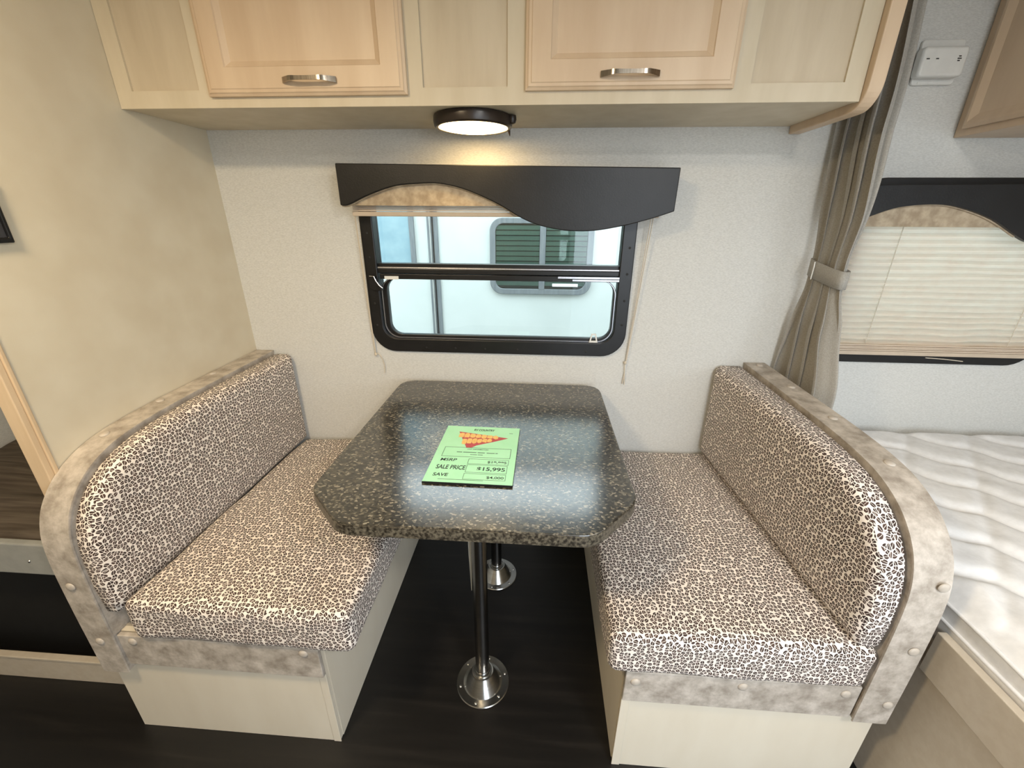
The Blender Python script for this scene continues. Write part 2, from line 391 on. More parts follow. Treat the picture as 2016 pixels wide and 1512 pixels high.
# ------------------------------------------------------------------ windows
def window(name, x0, x1, z0, z1, label, detail=True):
    w = thing(name, ((x0+x1)/2, D, z0), label, 'window', kind='structure')
    out = rrect(x0, x1, z0, z1, 0.085); inn = rrect(x0+0.044, x1-0.044, z0+0.05, z1-0.03, 0.05)
    MB().ring(out, inn, 1, D-0.012, D-0.001).build('window_frame', 'blackframe', w, bevel=0.003)
    inn2 = rrect(x0+0.040, x1-0.040, z0+0.045, z1-0.035, 0.052); o2 = rrect(x0+0.030, x1-0.030, z0+0.034, z1-0.034, 0.055)
    MB().ring(o2, inn2, 1, D-0.004, D+0.052).build('frame_liner', 'blackframe', w)
    if not detail:
        MB().box(x0+0.035, x1-0.035, D+0.03, D+0.034, z0+0.04, z1-0.04).build('pane', 'glass', w)
        return w
    # fixed upper pane, meeting bars, lower sliding sash with its own rounded frame
    MB().box(x0+0.04, x1-0.036, D+0.036, D+0.040, 1.195, z1-0.035).build('pane', 'glass', w)
    MB().box(x0+0.04, x1-0.04, D+0.020, D+0.024, z0+0.05, 1.150).build('pane', 'glass', w)
    MB().box(x0+0.036, x1-0.034, D+0.004, D+0.044, 1.183, 1.199).build('meeting_bar', 'blackframe', w, bevel=0.001)
    MB().box(x0+0.038, x1-0.034, D-0.004, D+0.004, 1.1825, 1.1875).build('bar_highlight_strip', 'alu', w, bevel=0.001)
    sb = MB().box(x0+0.038, x1-0.034, D-0.004, D+0.030, 1.166, 1.1815).box(x0+0.05, x1-0.034, D-0.010, D+0.026, 1.147, 1.1645)
    sb.build('sash_top_rail', 'blackframe', w, bevel=0.0015)
    MB().box(x1-0.20, x1-0.030, D-0.0115, D-0.0095, 1.149, 1.1545).box(x1-0.25, x1-0.030, D-0.0115, D-0.0095, 1.1575, 1.1635).build('rail_edge_strip', 'alu', w)
    so = rrect(x0+0.043, x1-0.043, z0+0.046, 1.152, 0.056); si = rrect(x0+0.066, x1-0.054, z0+0.062, 1.147, 0.042)
    MB().ring(so, si, 1, D+0.006, D+0.030).build('sash_frame', 'blackframe', w, bevel=0.002)
    so2 = rrect(x0+0.0465, x1-0.046, z0+0.0495, 1.151, 0.054); si2 = rrect(x0+0.0495, x1-0.049, z0+0.0525, 1.150, 0.052)
    MB().ring(so2, si2, 1, D+0.003, D+0.008).build('sash_bead', 'alu', w)
    lt = MB().prism([(x0+0.018, 1.158), (x0+0.040, 1.158), (x0+0.048, 1.135), (x0+0.062, 1.118), (x0+0.06, 1.108), (x0+0.03, 1.108), (x0+0.018, 1.12)], 1, D-0.030, D-0.013)
    la = lt.build('sash_latch', 'blackframe', w, bevel=0.003)
    MB().tube([(x0+0.022, D-0.032, 1.159), (x0+0.038, D-0.033, 1.158), (x0+0.044, D-0.033, 1.142), (x0+0.055, D-0.032, 1.126), (x0+0.064, D-0.030, 1.118)], 0.0022).build('latch_spring', 'steel', la)
    MB().box(x0+0.068, x0+0.118, D-0.0125, D-0.0102, 1.146, 1.1575).build('white_label', 'white', w)
    tb = MB().ring([(x1-0.128, z0+0.048), (x1-0.096, z0+0.048), (x1-0.104, z0+0.082), (x1-0.120, z0+0.082)], [(x1-0.121, z0+0.056), (x1-0.103, z0+0.056), (x1-0.107, z0+0.077), (x1-0.117, z0+0.077)], 1, D-0.004, D+0.002)
    tb.build('pull_tab', 'white', w)
    sc = MB().lathe([(0.004, 0), (0.004, -0.0012), (0.002, -0.002)], n=10, axis=1)
    first = None
    pts = [(x0+0.022, z) for z in (0.98, 1.06, 1.22, 1.30)]+[(x1-0.018, z) for z in (1.0, 1.085, 1.175, 1.26, 1.34)]+[(x, z0+0.018) for x in (x0+0.2, x0+0.31, x0+0.42, x0+0.54, x0+0.66, x0+0.79)]
    for (x, z) in pts:
        if first is None: first = sc.build('screw', 'greyslot', w, loc=(x, D-0.0122, z))
        else: link('screw', first.data, w, (x, D-0.0122, z))
    return w
window('window_1', -0.616, 0.311, 0.881, 1.470, 'black framed window above the dinette table with sliding lower sash')
window('window_2', 0.955, 1.690, 0.885, 1.470, 'black framed window over the bed behind the lowered shade', detail=False)

# ------------------------------------------------------------------ overhead cabinet over the dinette
YF = 1.19; ZB = 1.607
def door_parts(root, x0, x1, z0, z1, yf, hx0, hx1, hz, face='cabdoor'):
    bw = 0.058; d = MB()
    so = [(x0, z0), (x1, z0), (x1, z1), (x0, z1)]
    def ringq(a, ya, b, yb):
        n = 4; vs = [(p[0], ya, p[1]) for p in a]+[(p[0], yb, p[1]) for p in b]
        d.add(vs, [(i, (i+1) % n, n+(i+1) % n, n+i) for i in range(n)])
    ins = lambda k: [(x0+k, z0+k), (x1-k, z0+k), (x1-k, z1-k), (x0+k, z1-k)]
    ringq(so, yf+0.018, so, yf+0.008); ringq(so, yf+0.008, ins(0.005), yf+0.005); ringq(ins(0.005), yf+0.005, ins(0.007), yf+0.0025)
    ringq(ins(0.007), yf+0.0025, ins(0.013), yf+0.0018); ringq(ins(0.013), yf+0.0018, ins(0.015), yf); ringq(ins(0.015), yf, ins(bw), yf)
    ringq(ins(bw), yf, ins(bw+0.002), yf+0.003)
    d.add([(p[0], yf+0.018, p[1]) for p in so], [(0, 1, 2, 3)])
    dr = d.build('door', face, root)
    p = MB(); a = ins(bw+0.002); b = ins(bw+0.014)
    vs = [(q[0], yf+0.003, q[1]) for q in a]+[(q[0], yf+0.010, q[1]) for q in b]
    p.add(vs, [(i, (i+1) % 4, 4+(i+1) % 4, 4+i) for i in range(4)]+[(4, 5, 6, 7)])
    p.build('inset_panel', face, dr)
    h = MB(); n = 20; pr = []
    for i in range(n+1):
        t = i/n; s_ = math.sin(math.pi*t); x = hx0+(hx1-hx0)*t
        hh = 0.0062-0.0022*s_; yb = yf-0.002-0.020*min(1, 1.6*s_)
        pr.append([(x, yb-0.003, hz-hh), (x, yb-0.003, hz+hh), (x, yb, hz+hh), (x, yb, hz-hh)])
    vs = [q for a in pr for q in a]; fs = []
    for i in range(n):
        for k in range(4): fs.append((i*4+k, i*4+(k+1) % 4, (i+1)*4+(k+1) % 4, (i+1)*4+k))
    fs += [(3, 2, 1, 0), (n*4, n*4+1, n*4+2, n*4+3)]
    h.add(vs, fs); h.build('handle', 'nickel', dr, smooth=50)
cab = thing('overhead_cabinet', (-0.17, 1.34, ZB), 'long pale maple overhead cabinet above the dinette window', 'cabinet')
XE = 0.724
MB().box(XP+0.001, XE, YF+0.0155, D-0.001, ZB, ZB+0.012).build('bottom_panel', 'cab', cab)
ff = MB(); rec = [(-1.048, -0.868), (-0.298, -0.092), (0.473, 0.682)]; ZR = 1.643; ZT = 1.94
ff.box(XP+0.001, XE, YF, YF+0.015, ZB-0.002, ZR); ff.box(XP+0.001, XE, YF, YF+0.015, ZT, CEIL-0.001)
xs = [XP+0.001]+[v for r_ in rec for v in r_]+[XE]
for i in range(0, len(xs), 2): ff.box(xs[i], xs[i+1], YF, YF+0.015, ZR, ZT)
ff.build('face_frame', 'cab', cab)
for (a, b) in rec: MB().box(a-0.003, b+0.003, YF+0.006, YF+0.0145, ZR-0.003, ZT+0.003).build('recessed_panel', 'cabrecess', cab)
yo = 1.170; ep = [(D-0.001, 1.586)]
for k in range(9):
    a = math.radians(-90-90*k/8); ep.append((yo+0.055+0.055*math.cos(a), 1.586+0.055+0.055*math.sin(a)))
ep += [(yo, CEIL-0.001), (D-0.001, CEIL-0.001)]
MB().prism(ep, 0, XE+0.001, XE+0.034).build('end_panel', 'cabdoor', cab, bevel=0.003)
door_parts(cab, -0.838, -0.335, 1.627, 1.955, 1.172, -0.636, -0.503, 1.656)
door_parts(cab, -0.049, 0.433, 1.632, 1.955, 1.172, 0.125, 0.259, 1.659)

# ------------------------------------------------------------------ lamp under the cabinet
LX, LY = -0.196, 1.316
lamp = thing('puck_light', (LX, LY, 1.56), 'round dark bronze light glowing under the overhead cabinet', 'lamp')
MB().lathe([(0.102, 1.6065), (0.107, 1.604), (0.108, 1.592), (0.106, 1.581), (0.101, 1.577), (0.095, 1.578), (0.095, 1.587)], (LX, LY, 0), 48).build('housing', 'bronze', lamp, smooth=40)
MB().lathe([(0.0945, 1.586), (0.0945, 1.580), (0.088, 1.5775), (0.075, 1.575), (0.05, 1.573), (0.025, 1.572), (0.004, 1.5715)], (LX, LY, 0), 48).build('lens', 'lens', lamp, smooth=60)
MB().lathe([(0.011, 1.604), (0.012, 1.594), (0.009, 1.586), (0.004, 1.584)], (LX+0.108, LY-0.02, 0), 16).build('switch', 'bronze', lamp, smooth=40)
MB().tube([(LX+0.092, LY+0.03, 1.588), (LX+0.096, LY+0.036, 1.577), (LX+0.098, LY+0.040, 1.566)], [0.005, 0.004, 0.001], 10).build('switch_toggle', 'bronze', lamp, smooth=60)

# ------------------------------------------------------------------ valances
def valance(name, x0, x1, zt0, zt1, curve, insert_z, label, ins_x):
    # curve: points along the lower edge from left to right
    v = thing(name, ((x0+x1)/2, 1.43, min(p[1] for p in curve)), label, 'valance')
    pts = []
    for i in range(len(curve)-1):
        p0 = curve[max(i-1, 0)]; p1 = curve[i]; p2 = curve[i+1]; p3 = curve[min(i+2, len(curve)-1)]
        for k in range(5):
            t = k/5
            pts.append(tuple(0.5*((2*p1[j])+(-p0[j]+p2[j])*t+(2*p0[j]-5*p1[j]+4*p2[j]-p3[j])*t*t+(-p0[j]+3*p1[j]-3*p2[j]+p3[j])*t**3) for j in (0, 1)))
    pts.append(curve[-1])
    poly = pts+[(x1, zt1), (x0, zt0)]
    MB().prism(poly, 1, 1.378, 1.394).build('front_board', 'blackvinyl', v, bevel=0.006, seg=3, smooth=60)
    zl = curve[0][1]; zr = curve[-1][1]
    MB().prism([(1.3945, zl+0.002), (D-0.001, zl+0.002), (D-0.001, zt0-0.003), (1.3945, zt0-0.003)], 0, x0+0.002, x0+0.016).build('end_return', 'blackvinyl', v, bevel=0.003)
    MB().prism([(1.3945, zr+0.002), (D-0.001, zr+0.002), (D-0.001, zt1-0.003), (1.3945, zt1-0.003)], 0, x1-0.016, x1-0.002).build('end_return', 'blackvinyl', v, bevel=0.003)
    MB().add([(x0+0.017, 1.3945, zt0-0.016), (x1-0.017, 1.3945, zt1-0.016), (x1-0.017, D-0.001, zt1-0.016), (x0+0.017, D-0.001, zt0-0.016), (x0+0.017, 1.3945, zt0-0.004), (x1-0.017, 1.3945, zt1-0.004), (x1-0.017, D-0.001, zt1-0.004), (x0+0.017, D-0.001, zt0-0.004)],
             [(3, 2, 1, 0), (4, 5, 6, 7), (0, 1, 5, 4), (1, 2, 6, 5), (2, 3, 7, 6), (3, 0, 4, 7)]).build('top_board', 'blackvinyl', v)
    MB().box(ins_x[0], ins_x[1], 1.3945, 1.402, insert_z, max(zt0, zt1)-0.02).build('taupe_insert', 'insert', v)
    # soft welt along the arch
    wl = [(p[0], 1.391, p[1]) for p in pts if p[0] > ins_x[0]-0.03 and p[0] < ins_x[1]+0.05]
    MB().tube(wl, 0.0035, 6).build('arch_welt', 'insert', v, smooth=80)
    return v
valance('window_valance', -0.630, 0.396, 1.501, 1.488,
        [(-0.630, 1.384), (-0.606, 1.3845), (-0.54, 1.412), (-0.46, 1.437), (-0.392, 1.4445), (-0.313, 1.4455), (-0.229, 1.427), (-0.136, 1.389), (-0.042, 1.340), (0.052, 1.317), (0.146, 1.3135), (0.237, 1.327), (0.326, 1.349), (0.394, 1.371)],
        1.3835, 'black vinyl valance with swooping lower edge over the dinette window', (-0.612, -0.12))
valance('window_valance', 0.912, 1.770, 1.443, 1.450,
        [(0.912, 1.343), (0.925, 1.345), (0.960, 1.362), (1.029, 1.385), (1.125, 1.393), (1.198, 1.384), (1.293, 1.354), (1.381, 1.308), (1.426, 1.29), (1.52, 1.272), (1.60, 1.276), (1.69, 1.292), (1.768, 1.322)],
        1.332, 'black vinyl valance over the bedside window beside the grey curtain', (0.93, 1.34))

# ------------------------------------------------------------------ shades
sh = thing('pleated_shade', (-0.125, 1.43, 1.35), 'raised tan pleated shade bunched under the dinette window valance', 'shade')
MB().box(-0.613, 0.362, 1.42, 1.452, 1.3525, 1.3665).build('bottom_rail', 'rail', sh, bevel=0.002)
stk = MB()
for k in range(4): stk.box(-0.610, 0.359, 1.418+0.002*(k % 2), 1.454-0.002*(k % 2), 1.368+0.0052*k, 1.3722+0.0052*k)
stk.build('folded_pleats', 'shade', sh, bevel=0.001)
MB().box(-0.610, 0.359, 1.416, 1.456, 1.392, 1.43).build('headrail', 'rail', sh, bevel=0.002)
def cordset(root, strands, knot, tails):
    for p in strands: MB().tube(p, 0.0016, 6).build('pull_cord', 'cord', root, smooth=80)
    kn = MB().lathe([(0.001, 0.007), (0.0045, 0.004), (0.0055, 0), (0.004, -0.004), (0.001, -0.007)], knot, 10)
    kn.build('cord_knot', 'cord', root, smooth=80)
    for p in tails: MB().tube(p, 0.0015, 6).build('cord_tail', 'cord', root, smooth=80)
cordset(sh, [[(-0.616, 1.448, 1.353), (-0.6155, 1.462, 1.1), (-0.613, 1.474, 0.872)], [(-0.6195, 1.452, 1.353), (-0.619, 1.465, 1.1), (-0.615, 1.475, 0.872)]], (-0.613, 1.474, 0.866),
        [[(-0.612, 1.474, 0.868), (-0.604, 1.475, 0.871), (-0.595, 1.476, 0.860), (-0.588, 1.477, 0.84), (-0.585, 1.478, 0.815), (-0.587, 1.478, 0.797), (-0.589, 1.478, 0.79)]])
cordset(sh, [[(0.345, 1.448, 1.353), (0.336, 1.46, 1.15), (0.322, 1.474, 0.866)], [(0.353, 1.452, 1.353), (0.341, 1.463, 1.15), (0.324, 1.475, 0.866)]], (0.320, 1.474, 0.858),
        [[(0.320, 1.474, 0.856), (0.322, 1.475, 0.82), (0.318, 1.476, 0.775)], [(0.319, 1.474, 0.856), (0.324, 1.476, 0.80), (0.326, 1.476, 0.772)]])
s2 = thing('pleated_shade', (1.32, 1.43, 0.925), 'lowered cream pleated shade backlit over the bedside window', 'shade')
npl = 22; pz0, pz1 = 0.962, 1.404; pm = MB(); SX0, SX1 = 0.935, 1.735; nxs = 40; rows = []
for i in range(2*npl+1):
    z = pz0+(pz1-pz0)*i/(2*npl); row = []
    for k in range(nxs+1):
        x = SX0+(SX1-SX0)*k/nxs
        low = max(0, 1-(z-pz0)/0.12)
        dy = (0.0065 if i % 2 else -0.0065)*(0.75+0.5*low)
        row.append((x, 1.445+dy+0.004*nse(x*7, z*9)*(1+2*low), z+0.003*nse(x*5+3, z*20)+0.006*low*nse(x*9, z*14+5)))
    rows.append(row)
vs = [p for r_ in rows for p in r_]; fs = []
for i in range(2*npl):
    for k in range(nxs):
        a = i*(nxs+1)+k; fs.append((a, a+1, a+nxs+2, a+nxs+1))
pm.add(vs, fs); pm.build('pleated_fabric', 'backlit', s2)
MB().box(SX0, SX1, 1.43, 1.46, 1.404, 1.424).build('headrail', 'rail', s2)
MB().box(SX0, SX1, 1.432, 1.458, 0.924, 0.938).build('bottom_rail', 'rail', s2, bevel=0.002)
st2 = MB()
for k in range(4): st2.box(SX0, SX1, 1.430+0.002*(k % 2), 1.460-0.002*(k % 2), 0.9395+0.0056*k, 0.9440+0.0056*k)
st2.build('folded_pleats', 'shade', s2, bevel=0.001)
for x, m_ in ((0.962, 'greyslot'), (1.105, 'white'), (1.555, 'white')):
    lc = MB().tube([(x, 1.4405, 0.962), (x, 1.4405, 1.2), (x, 1.4405, 1.404)], 0.0014, 6)
    lc.build('lift_cord', 'cord' if m_ == 'white' else 'greyslot', s2)
MB().tube([(1.30, 1.425, 0.921), (1.36, 1.424, 0.918), (1.42, 1.424, 0.912)], 0.0014, 6).build('cord_tail', 'cord', s2)

# ------------------------------------------------------------------ dinette benches
ARC = [(D-0.002, 0.870), (1.25, 0.866), (1.05, 0.862), (0.94, 0.857), (0.868, 0.850), (0.82, 0.841), (0.782, 0.828), (0.75, 0.812), (0.723, 0.792), (0.70, 0.768), (0.681, 0.740), (0.667, 0.705), (0.659, 0.668), (0.655, 0.62), (0.653, 0.55), (0.652, 0.45), (0.652, 0.36)]
def smooth_path(pts, k=3):
    out = []
    for i in range(len(pts)-1):
        p0 = pts[max(i-1, 0)]; p1 = pts[i]; p2 = pts[i+1]; p3 = pts[min(i+2, len(pts)-1)]
        for q in range(k):
            t = q/k
            out.append(tuple(0.5*((2*p1[j])+(-p0[j]+p2[j])*t+(2*p0[j]-5*p1[j]+4*p2[j]-p3[j])*t*t+(-p0[j]+3*p1[j]-3*p2[j]+p3[j])*t**3) for j in (0, 1)))
    out.append(pts[-1]); return out
btn = MB().lathe([(0.0001, 0.0045), (0.005, 0.0042), (0.009, 0.0029), (0.0112, 0.0008), (0.0112, 0)], n=16)
btn_me = [None]
def bench(s, label, zend, rivets_top, rivets_front, rivets_low):
    X = lambda u: XC+s*u
    b = thing('dinette_bench', (X(0.66), 1.07, 0), label, 'bench')
    def bx(u0, u1, y0, y1, z0, z1): return MB().box(min(X(u0), X(u1)), max(X(u0), X(u1)), y0, y1, z0, z1)
    U1 = 0.9465 if s < 0 else 0.9575
    bx(0.372, U1, 0.676, 0.690, 0.001, 0.384).build('front_panel', 'benchwood', b)
    bx(0.370, 0.384, 0.691, D-0.002, 0.001, 0.384).build('side_panel', 'benchwood', b)
    bx(0.384, U1, 0.691, D-0.002, 0.372, 0.386).build('seat_board', 'bedwood', b)
    bx(0.3685, 0.389, 0.6735, 0.6755, 0.001, 0.284).build('corner_strip', 'benchwood', b, bevel=0.001)
    bx(U1-0.012, U1, 0.691, D-0.002, 0.001, 0.371).build('outer_panel', 'bedwood', b)
    UB0 = 0.878 if s < 0 else 0.884
    pth = smooth_path(ARC)
    inner = []
    for i, p in enumerate(pth):
        a = Vector(pth[min(i+1, len(pth)-1)])-Vector(pth[max(i-1, 0)]); n = Vector((a.y, -a.x)).normalized()
        if n.y > 0 or n.x > 0: pass
        inner.append((p[0]+abs(n.x)*0.004 if n.x != 0 else p[0], p[1]-abs(n.y)*0.004))
    # backrest board
    poly = [(q[0]+0.001, q[1]-0.001) for q in inner]; poly[0] = (D-0.002, poly[0][1])
    poly = poly[:-1]+[(inner[-1][0]+0.001, 0.387), (D-0.002, 0.387)]
    xa, xb = sorted((X(UB0+0.002), X(U1-0.002)))
    MB().prism(poly, 0, xa, xb).build('backrest_board', 'vinyl', b)
    # vinyl band over its edge, continuing down the bench corner
    outp = pth[:-1]+[(0.652, zend)]; inp = inner[:-1]+[(0.656, zend)]
    mb = MB(); n = len(outp); xa, xb = sorted((X(UB0), X(U1)))
    vs = []
    for o_, i_ in zip(outp, inp): vs += [(xa, o_[0], o_[1]), (xb, o_[0], o_[1]), (xb, i_[0], i_[1]), (xa, i_[0], i_[1])]
    fs = []
    for i in range(n-1):
        for k in range(4): fs.append((4*i+k, 4*i+(k+1) % 4, 4*i+4+(k+1) % 4, 4*i+4+k))
    fs += [(0, 1, 2, 3), (4*n-1, 4*n-2, 4*n-3, 4*n-4)]
    mb.add(vs, fs); band = mb.build('vinyl_edge_band', 'vinyl', b, smooth=40)
    bx(UB0+0.003, U1-0.003, 0.657, 0.675, zend+0.002, 0.386).build('corner_block', 'vinyl', b)
    bx(0.366, UB0-0.0005 if s > 0 else UB0-0.0005, 0.661, 0.673, 0.283, 0.386).build('vinyl_front_band', 'vinyl', b, bevel=0.002)
    def rivet(par, loc, rx):
        if btn_me[0] is None:
            o = btn.build('button', 'vinylbtn', par, loc=loc, smooth=70); btn_me[0] = o.data
        else: o = link('button', btn_me[0], par, loc)
        o.rotation_euler = (rx, 0, 0)
    for (x, y) in rivets_top:
        z = next((p0[1]+(p1[1]-p0[1])*((p0[0]-y)/(p0[0]-p1[0])) for p0, p1 in zip(pth, pth[1:]) if p0[0] >= y >= p1[0]), 0.86)
        sl = next((math.atan2(p0[1]-p1[1], p0[0]-p1[0]) for p0, p1 in zip(pth, pth[1:]) if p0[0] >= y >= p1[0]), 0)
        rivet(b, (x, y, z+0.0003), sl)
    for (x, z) in rivets_front: rivet(b, (x, 0.6517 if z < 0.6 else 0.658, z), R90)
    for (x, z) in rivets_low: rivet(b, (x, 0.6608, z), R90)
    return b
bench(-1, 'bench against the cream partition with vinyl-banded rounded backrest end', 0.262, [(-1.073, 1.227), (-1.07, 1.017), (-1.066, 0.845)], [(-1.06, 0.553), (-1.056, 0.374)], [(-0.982, 0.368), (-0.545, 0.368)])
bench(1, 'bench between the table and the white mattress with vinyl-banded backrest end', 0.283, [(0.784, 1.450), (0.789, 1.257), (0.785, 1.048), (0.788, 0.852)], [(0.797, 0.690), (0.795, 0.520), (0.799, 0.349)], [(0.712, 0.362), (0.488, 0.362), (0.248, 0.352)])

# ------------------------------------------------------------------ cushions
def seat(name, x0, x1, label, ph):
    def warp(v):
        t = (v.y-0.64)/(D-0.64); k = max(0, (v.z-0.39)/0.116)
        ux = (v.x-x0)/(x1-x0)
        puff = 0.007*max(0, math.sin(math.pi*min(max(ux, 0), 1)))*max(0, math.sin(math.pi*min(max(t, 0), 1)))**0.5
        wr = 0.0035*nse(v.x*5+ph, v.y*5, v.z*4)+0.0018*nse(v.x*16+ph, v.y*16, v.z*16)
        v = v.copy()
        v.z += k*(puff+0.003*(1-t)-0.012*t+wr*1.4)
        v.y += (1-k)*0 + (0.004*nse(v.x*9+ph, v.z*14) if t < 0.1 else 0)
        v.x += 0.004*nse(v.y*7+ph, v.z*12) if ux < 0.08 or ux > 0.92 else 0
        return v
    mb = rounded_cushion(x0, x1, 0.650, D-0.006, 0.3885, 0.506, 0.022, 34, 50, 12, warp)
    o = mb.build(name, 'bean', uv=True)
    tag(o, label, 'cushion', 'bench seat cushions'); weld(o)
    return o
seat('seat_cushion', -0.960, -0.412, 'flat coffee-bean print seat cushion on the bench by the cream partition', 0.0)
seat('seat_cushion', 0.178, 0.7405, 'flat coffee-bean print seat cushion on the bench beside the mattress', 9.0)
def back(name, s, uf, ub, label, ph, lf, lb):
    X = lambda u: XC+s*u
    # outline in (y, z), counter-clockwise
    low = 0.507
    arc = [(p[0]+0.005, p[1]-0.010) for p in smooth_path(ARC, 2) if p[1] > lf+0.05 and p[0] < 1.29]
    poly = [(arc[-1][0]+0.004, lf), (D-0.008, lb), (D-0.008, 0.857)]+[(1.30, 0.856)]+arc
    P = []
    for i, p in enumerate(poly):
        q = poly[(i+1) % len(poly)]; d = math.dist(p, q); m = max(1, int(d/0.03))
        for k in range(m): P.append((p[0]+(q[0]-p[0])*k/m, p[1]+(q[1]-p[1])*k/m))
    rings = []
    r = 0.030
    tap = 0.032 if s < 0 else 0.045
    rings.append((0.006, ub)); rings.append((0.0, ub-0.008))
    for k in range(0, 7):
        a = math.radians(90*k/6); rings.append((r*(1-math.cos(a)), uf+r*(1-math.sin(a))))
    cx = sum(p[0] for p in P)/len(P); cz = sum(p[1] for p in P)/len(P)
    mb = MB(); vs = []; n = len(P)
    for (d, u) in rings:
        for p in offset(P, d): vs.append((u, p[0], p[1]))
    base = offset(P, r)
    for f in (0.82, 0.62, 0.4, 0.2):
        for p in base:
            y = cx+(p[0]-cx)*f; z = cz+(p[1]-cz)*f
            vs.append((uf-0.007*(1-f)**0.5+0.004*nse(y*5+ph, z*5)+0.0015*nse(y*18, z*18), y, z))
    vs.append((uf-0.007, cx, cz))
    fs = []; R = len(rings)+4
    for i in range(R-1):
        for k in range(n): fs.append((i*n+k, i*n+(k+1) % n, (i+1)*n+(k+1) % n, (i+1)*n+k))
    c = len(vs)-1
    for k in range(n): fs.append(((R-1)*n+k, (R-1)*n+(k+1) % n, c))
    fs.append(tuple(range(n-1, -1, -1)))
    mb.add([(X(u+tap*max(0, 1-(y-0.66)/0.80)*max(0, (ub-u)/(ub-uf))), y, z) for (u, y, z) in vs], fs)
    o = mb.build(name, 'bean', uv=True, smooth=75)
    return tag(o, label, 'cushion', 'bench back cushions')
back('back_cushion', -1, 0.797, 0.874, 'upright coffee-bean print back cushion with rounded top corner against the cream partition', 0.0, 0.468, 0.497)
back('back_cushion', 1, 0.779, 0.879, 'upright coffee-bean print back cushion with rounded top corner beside the mattress', 5.0, 0.514, 0.502)

# ------------------------------------------------------------------ table
tb = thing('dinette_table', (XC, 1.06, 0), 'dark speckled laminate table on two chrome posts between the benches', 'table')
def corner(p, q, r_, rad, n=6):
    # rounded corner at q between p and r_
    q = Vector(q); a = (Vector(p)-q).normalized(); b = (Vector(r_)-q).normalized()
    return [tuple((q+a*rad)*(1-t)**2+q*2*t*(1-t)+(q+b*rad)*t*t) for t in [k/n for k in range(n+1)]]
tx0, tx1, ty0, ty1 = -0.512, 0.229, 0.656, 1.4605
raw = [(tx0+0.112, ty0), (tx1-0.105, ty0), (tx1, ty0+0.117), (tx1, ty1), (tx0, ty1), (tx0, ty0+0.112)]
rads = [0.032, 0.032, 0.032, 0.065, 0.065, 0.032]
TP = []
for i in range(6): TP += corner(raw[i-1], raw[i], raw[(i+1) % 6], rads[i])
TP2 = offset(TP, 0.0015)
MB().prism(TP2, 2, 0.742, 0.772).build('table_top', 'table', tb, bevel=0.002)
MB().ring(TP, offset(TP, 0.0016), 2, 0.743, 0.7695).build('edge_band', 'table_edge', tb, bevel=0.001)
def post(y):
    p = MB().lathe([(0.0208, 0.05), (0.0208, 0.728)], (XC, y, 0), 32).build('post', 'pole', tb, smooth=40)
    MB().lathe([(0.0800, 0.0005), (0.0818, 0.002), (0.0800, 0.0045), (0.060, 0.005), (0.0585, 0.008), (0.0345, 0.046), (0.0325, 0.050), (0.0290, 0.051), (0.0270, 0.049), (0.0225, 0.048)], (XC, y, 0), 48).build('base_flange', 'chrome', p, smooth=35)
    MB().lathe([(0.0222, 0.0475), (0.0222, 0.0600), (0.0214, 0.061)], (XC, y, 0), 32).build('collar', 'chrome', p, smooth=40)
    MB().lathe([(0.060, 0.7415), (0.060, 0.737), (0.030, 0.727), (0.0215, 0.722)], (XC, y, 0), 40).build('top_flange', 'chrome', p, smooth=35)
    s0 = None
    for k in range(6):
        a = math.radians(20+60*k); loc = (XC+0.0705*math.cos(a), y+0.0705*math.sin(a), 0.0046)
        if s0 is None: s0 = MB().lathe([(0.0042, 0), (0.0040, 0.0012), (0.0024, 0.0024), (0.0003, 0.0028)], n=12).build('screw', 'steel', p, loc=loc, smooth=60)
        else: link('screw', s0.data, p, loc)
post(0.864); post(1.288)
MB().add([(-0.1775, 0.893, 0.7415), (-0.1675, 0.893, 0.7415), (-0.1665, 0.893, 0.48), (-0.1705, 0.893, 0.345), (-0.1725, 0.893, 0.345), (-0.1760, 0.893, 0.48),
          (-0.1775, 0.896, 0.7415), (-0.1675, 0.896, 0.7415), (-0.1665, 0.896, 0.48), (-0.1705, 0.896, 0.345), (-0.1725, 0.896, 0.345), (-0.1760, 0.896, 0.48)],
         [(5, 4, 3, 2, 1, 0), (6, 7, 8, 9, 10, 11)]+[(i, (i+1) % 6, 6+(i+1) % 6, 6+i) for i in range(6)]).build('hanging_strap', 'white', tb)

# ------------------------------------------------------------------ price sign
SXc, SYc, SZ = -0.155, 0.948, 0.7725
sg = thing('price_sign', (SXc, SYc, SZ), 'mint green printed price sheet on a black board lying on the table', 'sign')
TW = math.radians(-0.7)
def sgt(x, y): return (SXc+x*math.cos(TW)-y*math.sin(TW), SYc+x*math.sin(TW)+y*math.cos(TW))
PZ = SZ+0.0052
def sq(x0, x1, y0, y1): return [sgt(x0, y0), sgt(x1, y0), sgt(x1, y1), sgt(x0, y1)]
MB().prism(sq(-0.1055, 0.1075, -0.1445, 0.1385), 2, SZ, SZ+0.0045).build('backing_board', 'blackmat', sg)
pap = MB().prism(sq(-0.1050, 0.1070, -0.1425, 0.1380), 2, SZ+0.0046, PZ).build('paper', 'paper', sg)
def flat(name, polys, m, z=0.0):
    mb = MB()
    for p in polys: mb.prism([sgt(*q) for q in p], 2, PZ+0.00005+z, PZ+0.0002+z)
    return mb.build(name, m, pap)
def frame(x0, x1, y0, y1, w):
    return [[(x0, y0), (x1, y0), (x1, y0+w), (x0, y0+w)], [(x0, y1-w), (x1, y1-w), (x1, y1), (x0, y1)], [(x0, y0), (x0+w, y0), (x0+w, y1), (x0, y1)], [(x1-w, y0), (x1, y0), (x1, y1), (x1-w, y1)]]
